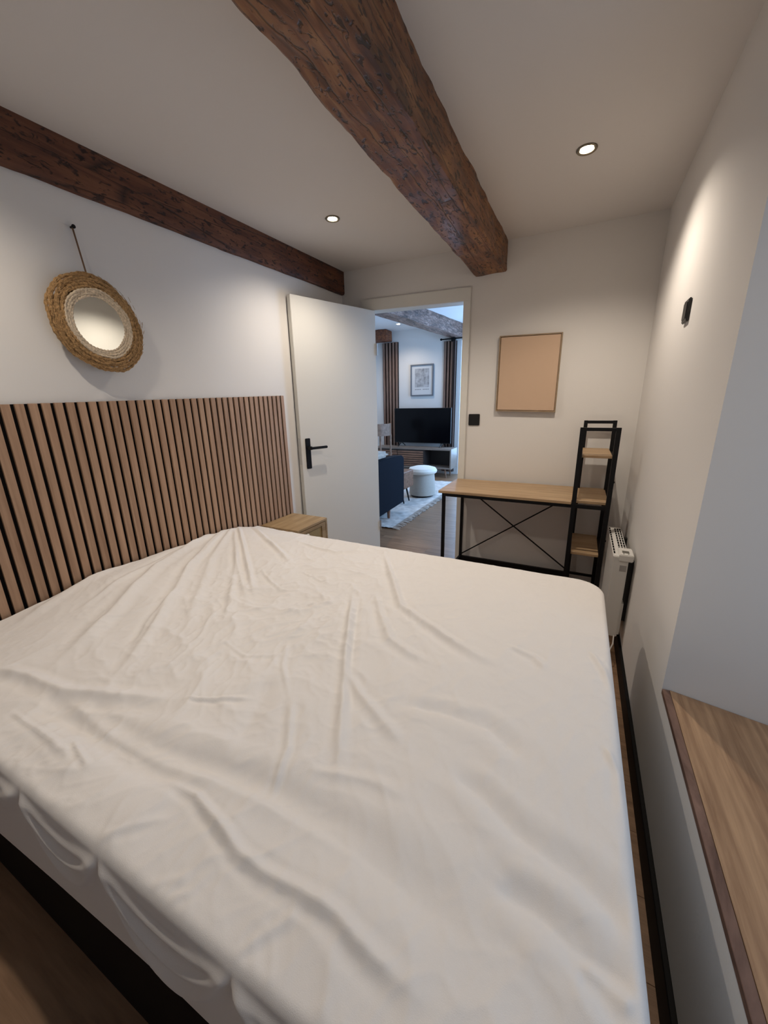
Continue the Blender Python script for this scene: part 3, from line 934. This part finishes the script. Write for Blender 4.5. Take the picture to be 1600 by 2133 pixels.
# ================================================================== WALL MIRROR
mc = Vector((XL + .024, 1.000, 1.677))
wm = thing('wall_mirror', (XL, 1.01, 1.50), 'round mirror in a coiled seagrass frame hung from a string', 'mirror')
RI, RO = 0.096, 0.171
part('backing', MB().lathe([(0, .012), (RO - .02, .012), (RO - .017, .018), (RO - .02, .024), (0, .024)], mc, 'x', 48), SEAGRASS, wm, True)
part('wall_spacer', MB().box((XL + .001, mc.y - .02, mc.z + .06), (XL + .037, mc.y + .02, mc.z + .10)), STRING, wm)
part('mirror_glass', MB().lathe([(0, .0375), (RI + .004, .0375), (RI + .006, .034), (RI + .006, .024)], mc, 'x', 56), MIRROR, wm, False, label='round mirror glass')
def coil(rad, tr, xo, m, name, strands=1, wob=0.0025, seed=0):
    mb = MB()
    n = 150
    pts, rr = [], []
    for i in range(n):
        a = 2 * math.pi * i / n
        wob = wob if rad > RI + .02 else .0004
        q = rad + wob * math.sin(3 * a + seed) + wob * .6 * math.sin(11 * a + seed * 2) + random.uniform(-.0005, .0005)
        lump = 1.0 - 0.045 * math.cos(2 * (a - 0.75)) * min(1, (rad - RI) / .05) + .008 * math.sin(5 * a + 1)
        pts.append((mc.x + xo + 0.0015 * math.sin(7 * a + seed), mc.y + math.cos(a) * q * lump * .965, mc.z + math.sin(a) * q * lump))
        rr.append(tr * (1 + 0.22 * math.sin(a * 46 + seed * 5)))
    mb.tube(pts, rr, 8, closed=True)
    return mb
for i in range(4):
    part('pale_coil', coil(RI + .004 + i * .0075, .0050, .036 + .002 * i, PALEGRASS, 'c', seed=i * 1.7, wob=.0012), PALEGRASS, wm, True, label='cream husk coil beside the glass')
for i in range(8):
    t = i / 7
    part('rope_coil', coil(RI + .034 + i * .0062, .0058, .040 - .004 * t * t * 3, SEAGRASS, 'c', seed=i * 2.3 + .5), SEAGRASS, wm, True)
m = MB()
rs_ = random.Random(4)
for i in range(260):                        # loose grass ends along the rim
    a = rs_.uniform(0, 2 * math.pi); q = rs_.uniform(RI + .035, RO + .004)
    p = Vector((mc.x + .044, mc.y + math.cos(a) * q, mc.z + math.sin(a) * q))
    tdir = Vector((rs_.uniform(-.1, .25), -math.sin(a) + math.cos(a) * .12, math.cos(a) + math.sin(a) * .12)).normalized()
    m.tube([p, p + tdir * rs_.uniform(.01, .022)], .0008, 3)
part('grass_ends', m, SEAGRASS, wm, kind='stuff')
hk = Vector((XL + .010, 0.998, 2.020))
part('hanging_string', MB().tube([hk, (XL + .052, .992, 1.846)], .0030, 8), STRING, wm, True, label='taut brown jute string')
part('nail', MB().lathe([(0, 0), (.004, 0), (.004, .018), (.007, .018), (.007, .021), (0, .021)], (XL, .998, 2.020), 'x', 12), BLACK, wm)

# ================================================================== PICTURE, SWITCHES
pc = thing('picture', (-0.362, YF - .02, 1.27), 'plain peach canvas picture in a thin oak frame above the desk', 'picture')
px0, px1, pz0, pz1, pf, pb = -0.560, -0.166, 1.277, 1.772, YF - .030, YF - .0005
sk = 0.006
m = MB()
m.box((px0, pf, pz0), (px1, pb, pz0 + .007)).box((px0, pf, pz1 - .007), (px1, pb, pz1))
m.box((px0, pf, pz0 + .007), (px0 + .007, pb, pz1 - .007)).box((px1 - .007, pf, pz0 + .007), (px1, pb, pz1 - .007))
part('frame', m, FRAMEO, pc)
part('canvas', MB().box((px0 + .009, pf + .004, pz0 + .009), (px1 - .009, pb - .004, pz1 - .009), .002), PEACH, pc, label='blank peach canvas')
# the picture leans a little
for o in pc.children:
    for v in o.data.vertices:
        v.co.z -= 0.010 * (v.co.x / 0.39)

def switch(name, c, axis, label):
    t = thing(name, c, label, 'light switch')
    if axis == 'y':
        part('plate', MB().box((c[0] - .041, c[1] - .009, c[2] - .041), (c[0] + .041, c[1], c[2] + .041), .003, 2), BLACKP, t)
        part('rocker', MB().box((c[0] - .030, c[1] - .012, c[2] - .030), (c[0] + .030, c[1] - .0085, c[2] + .030), .0015), BLACKP, t)
    else:
        part('plate', MB().box((c[0] - .010, c[1] - .040, c[2] - .040), (c[0], c[1] + .040, c[2] + .040), .003, 2), BLACKP, t)
        part('rocker', MB().box((c[0] - .013, c[1] - .029, c[2] - .029), (c[0] - .0095, c[1] + .029, c[2] + .029), .0015), BLACKP, t)
    return t
switch('light_switch', (-0.717, YF, 1.221), 'y', 'square black switch on the wall right of the doorway')
switch('light_switch', (XR, 1.935, 1.663), 'x', 'black switch high on the window wall')

# ================================================================== DESK WITH SHELF TOWER
dk = thing('desk', (-0.30, 2.66, 0), 'light oak desk with black metal frame and built-in shelf tower', 'desk')
dz = 0.775
tb = 0.020
yf_, yr_ = 2.470, 2.872
part('desktop', MB().box((-0.822, 2.445, dz - .018), (-0.004, 2.900, dz), .0015).box((-0.004, 2.495, dz - .018), (0.186, 2.900, dz), .0015), DESKW, dk)
def P(name, p, q, w=tb, h=None, label=None):
    return part(name, MB().bar(p, q, w, h), BLACK, dk, label=label)
P('leg', (-0.790, yf_, 0), (-0.790, yf_, dz - .019))
P('leg', (-0.768, yr_, 0), (-0.768, yr_, dz - .019))
P('tower_post', (0.010, yf_, 0), (0.010, yf_, 1.200), .024)
P('tower_post', (0.186, yf_, 0), (0.186, yf_, 1.200), .024)
P('tower_post', (0.026, yr_, 0), (0.026, yr_, 1.220), .022)
P('tower_post', (0.190, yr_, 0), (0.190, yr_, 1.220), .022)
P('top_rail', (0.010, yf_, 1.190), (0.186, yf_, 1.190), .018)
P('top_rail', (0.026, yr_, 1.210), (0.190, yr_, 1.210), .018)
P('front_rail', (-0.790, yf_, dz - .030), (0.186, yf_, dz - .030), .018, .022)
P('rear_rail', (-0.768, yr_, dz - .030), (0.190, yr_, dz - .030), .018, .022)
P('side_rail', (-0.782, yf_, dz - .030), (-0.770, yr_, dz - .030), .018, .020)
P('bottom_rail', (-0.768, yr_, 0.128), (0.026, yr_, 0.128), .022, .045)
P('bottom_rail', (0.026, yr_, 0.150), (0.190, yr_, 0.150), .014, .016)
P('side_rail', (-0.788, yf_, 0.140), (-0.770, yr_, 0.140), .018, .020)
for zz in (1.022, 0.430):
    P('shelf_rail', (0.013, yf_, zz), (0.026, yr_, zz), .014, .016)
    P('shelf_rail', (0.188, yf_, zz), (0.190, yr_, zz), .014, .016)
P('side_rail', (0.186, yf_, 0.12), (0.190, yr_, 0.12), .016, .018)
P('cross_brace', (-0.762, yr_ + .004, 0.165), (0.020, yr_ + .004, 0.735), .008, .008)
P('cross_brace', (-0.762, yr_ - .004, 0.735), (0.020, yr_ - .004, 0.165), .008, .008)
part('shelf', MB().box((0.025, 2.480, 1.030), (0.174, 2.862, 1.046), .001), DESKW, dk)
part('shelf', MB().box((0.025, 2.480, 0.438), (0.174, 2.862, 0.454), .001), DESKW, dk)
for (bx, bz) in ((0.199, 0.90), (0.199, 0.55)):
    part('bolt', MB().lathe([(0, 0), (.006, 0), (.005, .004), (0, .005)], (bx - .001, 2.470, bz), 'x', 10), BLACK, dk)

# ================================================================== HEATER
HX0, HX1, HY0, HY1, HZ0, HZ1 = 0.214, 0.282, 2.105, 2.62, 0.150, 0.598
ht = thing('convector_heater', (0.25, 2.36, 0.15), 'white electric convector heater mounted low beside the desk', 'heater')
part('body', MB().box((HX0, HY0, HZ0), (HX1, HY1, HZ1), .004, 2), HEATW, ht)
part('wall_bracket', MB().box((HX1, HY0 + .06, .22), (XR, HY0 + .085, .56)), BLACKP, ht)
part('wall_bracket', MB().box((HX1, HY1 - .085, .22), (XR, HY1 - .06, .56)), BLACKP, ht)
part('lower_cover', MB().box((HX1 - .002, HY0 + .012, HZ0 + .01), (HX1 + .010, HY1 - .02, .34), .002), HEATW, ht)
slot = MB().box((-.0035, -.017, 0), (.0035, .017, .0012)).mesh('slot', FELT)
for i, sx in enumerate((HX0 + .007, HX0 + .034, HX0 + .047, HX0 + .059)):
    for j in range(11):
        yy = HY0 + (.055 if i == 0 else .13) + j * .042
        if yy < HY1 - .02:
            inst('vent_slot', slot, ht, (sx, yy, HZ1 - .0004))
cb = part('control_box', MB().box((HX0 + .024, HY0 - .012, HZ1 - .022), (XR - .014, HY0 + .10, HZ1 + .014), .004, 2), HEATW, ht, label='control box with small display')
part('display', MB().box((HX0 + .038, HY0 + .018, HZ1 + .0135), (HX0 + .068, HY0 + .050, HZ1 + .0150)), LCD, cb)
part('button', MB().box((HX0 + .040, HY0 + .004, HZ1 + .0135), (HX0 + .046, HY0 + .010, HZ1 + .0152)), LCD, cb)
part('button', MB().box((HX0 + .060, HY0 + .004, HZ1 + .0135), (HX0 + .066, HY0 + .010, HZ1 + .0152)), LCD, cb)
part('rating_sticker', MB().box((HX0 + .033, HY0 - .0008, .520), (HX0 + .062, HY0, .552)), STICK, ht)
part('power_cable', MB().tube([(HX1 - .012, HY0 + .01, .165), (HX1 - .014, HY0 - .03, .125), (HX1 - .035, HY0 - .07, .085), (HX1 - .075, HY0 - .06, .055), (HX1 - .13, HY0 - .01, .03), (HX1 - .17, HY0 + .12, .006), (HX1 - .12, HY0 + .4, .006)], .0033, 8), CABLE, ht, True, label='white power cable')

# ================================================================== LIVING ROOM
# big ceiling beam over there, running away from the doorway
def free_beam(p, q, w, h, m, label, seed):
    p, q = Vector(p), Vector(q)
    d = (q - p); L_ = d.length; d.normalize()
    s = Vector((d.y, -d.x, 0)).normalized()
    mb = MB(); b = mb.bm
    sec = []
    def edge(a, c, n):
        for i in range(n): sec.append((a[0] + (c[0] - a[0]) * i / n, a[1] + (c[1] - a[1]) * i / n))
    A_, B_, C_, D_ = (-w / 2, h), (-w / 2, 0), (w / 2, 0), (w / 2, h)
    edge(A_, B_, 6); edge(B_, C_, 6); edge(C_, D_, 6); edge(D_, A_, 4)
    rings = []
    for j in range(71):
        r = []
        for (a, z) in sec:
            pt = p + d * (L_ * j / 70) + s * a + Vector((0, 0, z))
            k_ = .010 * nz(pt, 5, seed) + .005 * nz(pt, 18, seed)
            r.append(b.verts.new(pt + s * k_ * (1 if a > 0 else -1) + Vector((0, 0, k_))))
        rings.append(r)
    n = len(sec)
    for A, B in zip(rings[:-1], rings[1:]):
        for k_ in range(n): b.faces.new((A[k_], A[(k_ + 1) % n], B[(k_ + 1) % n], B[k_]))
    b.faces.new(rings[0][::-1]); b.faces.new(rings[-1])
    return tag(part('ceiling_beam', mb, m, smooth=True), label, 'beam')
BEAM3 = old_beam('varnished_living_beam', (0.04, 0.025, 0.02), (0.20, 0.125, 0.10), (0.42, 0.30, 0.25), 0.40)
BEAM4 = old_beam('red_brown_beam', (0.06, 0.02, 0.01), (0.20, 0.065, 0.025), (0.30, 0.11, 0.045), 0.6)
free_beam((-2.66, LY0 + .02, 2.445), (-2.12, LY1 - .01, 2.445), 0.215, 0.245, BEAM3, 'rough varnished beam across the living room ceiling seen through the doorway', 21.0)
free_beam((LX0 + .02, LY1 - .20, 2.47), (-3.385, LY1 - .20, 2.47), 0.26, 0.185, BEAM4, 'short red-brown beam end over the left slat panel', 31.0)
t = thing('downlight', (-3.0, 6.6, LZ), 'tiny lit downlight on the living room ceiling seen through the doorway', 'ceiling light')
part('trim_ring', MB().lathe([(.045, .002), (.045, -.005), (.032, -.004)], (-3.0, 6.6, LZ), n=24), TRIMW, t, True)
part('bulb', MB().lathe([(.032, -.004), (.02, -.008), (0, -.009)], (-3.0, 6.6, LZ), n=20), BULB, t, True)

# slat panels on the end wall
def slat_panel(x0, n, z0, z1, pitch, sw, label):
    t = thing('slat_wall_panel', (x0, LY1, z0), label, 'wall panel')
    part('backing', MB().box((x0, LY1 - .010, z0), (x0 + n * pitch, LY1 - .0005, z1)), FELT, t)
    me = MB().box((0, 0, 0), (sw, .022, z1 - z0), .001).mesh('slat', WALNUT if False else SLATD)
    for i in range(n):
        inst('slat', me, t, (x0 + i * pitch + (pitch - sw) / 2, LY1 - .032, z0))
    return t
SLATD = wood('brown_slat', (0.16, 0.09, 0.065), (0.30, 0.19, 0.14), 'z', 0.6, 1.0, 0.08, 0.1, 14)
slat_panel(-3.62, 5, 0.05, 2.465, 0.068, 0.040, 'dark wooden slat panel left of the television')
slat_panel(-2.37, 4, 0.05, 2.40, 0.060, 0.036, 'dark wooden slat panel right of the television')

# television on its console
cs = thing('tv_console', (-2.86, LY1 - .24, 0), 'low wooden tv console with slatted fronts and an open niche', 'tv stand')
cy0, cy1, cx0, cx1, cz0, cz1 = LY1 - .50, LY1 - .125, -3.60, -2.035, 0.165, 0.530
m = MB().box((cx0, cy0, cz1 - .025), (cx1, cy1, cz1)).box((cx0, cy0, cz0), (cx1, cy1, cz0 + .025))
m.box((cx0, cy0, cz0 + .025), (cx0 + .022, cy1, cz1 - .025)).box((cx1 - .022, cy0, cz0 + .025), (cx1, cy1, cz1 - .025))
part('cabinet_shell', m, CONW, cs)
part('niche', MB().box((-2.55, cy1 - .02, cz0 + .025), (cx1 - .022, cy1 - .005, cz1 - .025)).box((-2.57, cy0 + .01, cz0 + .025), (-2.55, cy1, cz1 - .025)), DARKIN, cs)
for (a, c) in ((cx0 + .024, -3.105), (-3.095, -2.574)):
    d_ = part('slatted_door', MB().box((a, cy0 + .014, cz0 + .028), (c, cy0 + .024, cz1 - .028)), DARKIN, cs)
    me = MB().box((0, 0, 0), (c - a, .013, .028), .001).mesh('slat', WALNUT)
    for i in range(7):
        inst('slat', me, d_, (a, cy0 + .001, cz0 + .034 + i * .0415))
for lx in (cx0 + .12, -2.86, cx1 - .12):
    for ly in (cy0 + .05, cy1 - .05):
        part('leg', MB().tube([(lx, ly, cz0), (lx + (.02 if lx > -2.8 else -.02 if lx < -2.9 else 0), ly, 0)], [.020, .012], 12), GREYW, cs, True)
tv = thing('television', (-2.78, LY1 - .22, cz1), 'large black flat television standing on the console', 'television')
ty = LY1 - .23
part('casing', MB().box((-3.275, ty, 0.600), (-2.135, ty + .035, 1.250), .004), BLACKP, tv)
part('screen', MB().box((-3.267, ty - .0015, 0.612), (-2.143, ty, 1.243)), TVG, tv, label='dark glossy screen')
for fx in (-3.13, -2.29):
    part('foot', MB().bar((fx, ty + .02, .61), (fx - .03, ty - .09, cz1 + .006), .014, .010).bar((fx, ty + .02, .61), (fx + .03, ty + .12, cz1 + .006), .014, .010), BLACKP, tv)

# framed print
fp = thing('picture', (-2.79, LY1 - .01, 1.47), 'grey framed print of faint sketches above the television', 'picture')
a, c, z0, z1 = -3.022, -2.562, 1.470, 2.040
m = MB().box((a, LY1 - .028, z0), (c, LY1, z0 + .022)).box((a, LY1 - .028, z1 - .022), (c, LY1, z1))
m.box((a, LY1 - .028, z0 + .022), (a + .022, LY1, z1 - .022)).box((c - .022, LY1 - .028, z0 + .022), (c, LY1, z1 - .022))
part('frame', m, FRAMEG, fp)
part('paper', MB().box((a + .022, LY1 - .012, z0 + .022), (c - .022, LY1 - .004, z1 - .022)), PAPER, fp)
part('drawing', MB().box((a + .085, LY1 - .0132, z0 + .16), (c - .085, LY1 - .0121, z1 - .075)), INK, fp, label='pale grey drawing of scattered shapes')
m = MB()
for i in range(9):
    if i != 4:
        m.box((a + .088 + i * .032, LY1 - .0135, z0 + .112), (a + .110 + i * .032, LY1 - .0121, z0 + .130))
part('caption_print', m, INKD, fp, label='faint line of lettering under the drawing')

# curtain rod with its curtains by the end window
cr_ = thing('curtain_rod', (-1.7, LY1 - .09, 2.42), 'black curtain rod above the end window of the living room', 'curtain rod')
part('rod', MB().tube([(-2.40, LY1 - .09, 2.425), (-0.95, LY1 - .09, 2.425)], .011, 12), BLACK, cr_, True)
part('finial', MB().lathe([(0, -.02), (.014, -.018), (.020, 0), (.014, .018), (0, .02)], (-2.40, LY1 - .09, 2.425), 'x', 14), BLACK, cr_, True)
part('bracket', MB().box((-2.21, LY1 - .115, 2.38), (-2.15, LY1 - .001, 2.47)), BLACK, cr_)
def curtain(x0, x1, z0, z1, yc, m, label, n=9, amp=.022):
    mb = MB(); b = mb.bm
    nx = n * 8
    r0 = []
    for zt in range(13):
        z = z0 + (z1 - z0) * zt / 12
        r0.append([b.verts.new((x0 + (x1 - x0) * i / nx, yc + amp * math.sin(i / nx * n * 2 * math.pi + .3 * math.sin(z * 3)), z)) for i in range(nx + 1)])
    for A, B in zip(r0[:-1], r0[1:]):
        for i in range(nx): b.faces.new((A[i], A[i + 1], B[i + 1], B[i]))
    o = part('curtain', mb, m, smooth=True)
    sd = o.modifiers.new('thick', 'SOLIDIFY'); sd.thickness = .002
    return tag(o, label, 'curtain')
curtain(-2.185, -2.130, 0.06, 2.41, LY1 - .09, CURT, 'narrow dark brown gathered curtain beside the end window', 3, .020)

# rug
rg = thing('rug', (-2.6, 5.1, 0), 'cream shag rug with a knotted fringe on the living room floor', 'rug')
mb = MB(); b = mb.bm
rx0, rx1, ry0, ry1 = -3.45, -1.76, 3.66, 6.40
NXr, NYr = 90, 130
g = [[b.verts.new((rx0 + (rx1 - rx0) * i / NXr, ry0 + (ry1 - ry0) * j / NYr, .012 + .007 * nz((i, j, 0), .37, 2) + random.uniform(0, .005))) for j in range(NYr + 1)] for i in range(NXr + 1)]
for i in range(NXr):
    for j in range(NYr): b.faces.new((g[i][j], g[i + 1][j], g[i + 1][j + 1], g[i][j + 1]))
o = part('pile', mb, SHAG, rg, True)
mb = MB()
rr_ = random.Random(9)
for side in range(2):
    for i in range(190):
        y_ = ry0 + .01 + (ry1 - ry0 - .02) * i / 189
        x_ = rx1 if side == 0 else rx0
        sgn = 1 if side == 0 else -1
        p = Vector((x_, y_, .014))
        q = p + Vector((sgn * rr_.uniform(.05, .09), rr_.uniform(-.02, .02), -.009))
        mid = (p + q) / 2 + Vector((0, rr_.uniform(-.01, .01), .004))
        mb.tube([p, mid, q], [.006, .004, .006], 4)
part('fringe', mb, SHAG, rg, True, kind='stuff')

# sofa seen from its end
sf = thing('sofa', (-2.65, 4.0, 0), 'navy blue sofa seen from its end beyond the doorway', 'sofa')
sx = -1.905
m = MB().prism([(3.46, .115), (4.33, .145), (4.335, .70), (4.30, .735), (3.50, .760), (3.46, .72)], 'x', sx - .13, sx)
for e_ in [e for e in m.bm.edges]: pass
bmesh.ops.bevel(m.bm, geom=list(m.bm.edges), offset=.012, segments=2, affect='EDGES')
part('armrest', m, NAVY, sf, True)
m = MB().prism([(3.46, .115), (4.33, .145), (4.335, .70), (4.30, .735), (3.50, .760), (3.46, .72)], 'x', -3.52, -3.39)
bmesh.ops.bevel(m.bm, geom=list(m.bm.edges), offset=.012, segments=2, affect='EDGES')
part('armrest', m, NAVY, sf, True)
part('backrest', MB().box((-3.389, 3.46, .12), (sx - .131, 3.62, .76), .03, 3), NAVY, sf, True)
part('seat_frame', MB().box((-3.389, 3.622, .12), (sx - .131, 4.30, .27), .01), NAVY, sf, True)
part('seat_cushion', MB().box((-2.711, 3.63, .271), (sx - .132, 4.32, .43), .03, 3), NAVY, sf, True)
part('seat_cushion', MB().box((-3.388, 3.63, .271), (-2.714, 4.32, .43), .03, 3), NAVY, sf, True)
for lx in (-3.45, sx - .045):
    for ly in ((3.97,) if lx > -3 else (3.60, 4.25)):
        part('leg', MB().tube([(lx, ly, .13), (lx, ly, .022)], [.022, .016], 12), WALNUT, sf, True)
cu = MB().box((-2.16, 3.60, .759), (-1.915, 3.93, .828), .028, 3)
for v in cu.bm.verts:
    v.co += Vector((0, 0, .010 * nz(v.co, 14, 3)))
tag(part('cushion', cu, CREAMK, smooth=True), 'speckled cream knit cushion lying on top of the navy sofa arm', 'cushion')

# pouf
pf_ = thing('pouf', (-2.005, 5.20, 0.03), 'round white boucle pouf with an overhanging padded top', 'stool')
part('body', MB().lathe([(0, .035), (.185, .035), (.192, .06), (.185, .20), (.172, .345), (0, .345)], (-2.010, 5.24, 0.008), n=48), BOUCLED, pf_, True)
part('padded_top', MB().lathe([(0, .345), (.185, .345), (.207, .365), (.212, .39), (.190, .425), (.12, .445), (0, .452)], (-2.010, 5.24, 0.008), n=48), BOUCLE, pf_, True)
part('foot_ring', MB().lathe([(0, .018), (.165, .018), (.165, .035), (0, .035)], (-2.010, 5.24, 0.008), n=40), BLACK, pf_)

# coffee table
ct = thing('coffee_table', (-2.35, 4.78, 0), 'brown wooden coffee table on dark slim legs beside the pouf', 'coffee table')
part('table_box', MB().box((-2.62, 4.62, .225), (-2.035, 4.95, .455), .006), WALNUT, ct)
for lx, ly in ((-2.07, 4.84), (-2.07, 4.66), (-2.58, 4.90), (-2.58, 4.66)):
    part('leg', MB().tube([(lx - .03, ly, .225), (lx + .012, ly + .01, .022)], [.013, .009], 10), BLACK, ct, True)

# wooden chair in the far left corner
ch = thing('dining_chair', (-3.15, 6.15, 0), 'wooden chair with a broad curved backrest near the left slat panel', 'chair')
m = MB()
mb = m; b = m.bm
def curved(z0, z1, r, cxx, cyy, a0, a1, th, n=16):
    inner, outer = [], []
    for i in range(n + 1):
        a = a0 + (a1 - a0) * i / n
        for zz in (z0, z1):
            inner.append(b.verts.new((cxx + r * math.cos(a), cyy + r * math.sin(a), zz)))
            outer.append(b.verts.new((cxx + (r + th) * math.cos(a), cyy + (r + th) * math.sin(a), zz)))
    for i in range(n):
        k_ = 2 * i
        b.faces.new((inner[k_], inner[k_ + 2], inner[k_ + 3], inner[k_ + 1]))
        b.faces.new((outer[k_], outer[k_ + 1], outer[k_ + 3], outer[k_ + 2]))
        b.faces.new((inner[k_ + 1], inner[k_ + 3], outer[k_ + 3], outer[k_ + 1]))
        b.faces.new((inner[k_], outer[k_], outer[k_ + 2], inner[k_ + 2]))
    b.faces.new((inner[0], inner[1], outer[1], outer[0])); b.faces.new((inner[-2], outer[-2], outer[-1], inner[-1]))
curved(.80, 1.005, .23, -3.25, 6.20, -1.9, 0.9, .022)
part('backrest', m, GREYW, ch, True)
part('seat', MB().box((-3.46, 6.00, .44), (-3.05, 6.42, .475), .012, 2), GREYW, ch, True)
for (lx, ly, top) in ((-3.035, 6.30, .82), (-3.10, 6.03, .82), (-3.42, 6.04, .44), (-3.42, 6.38, .44)):
    part('leg', MB().tube([(lx, ly, .026), (lx, ly, top)], [.014, .019], 12), GREYW, ch, True)
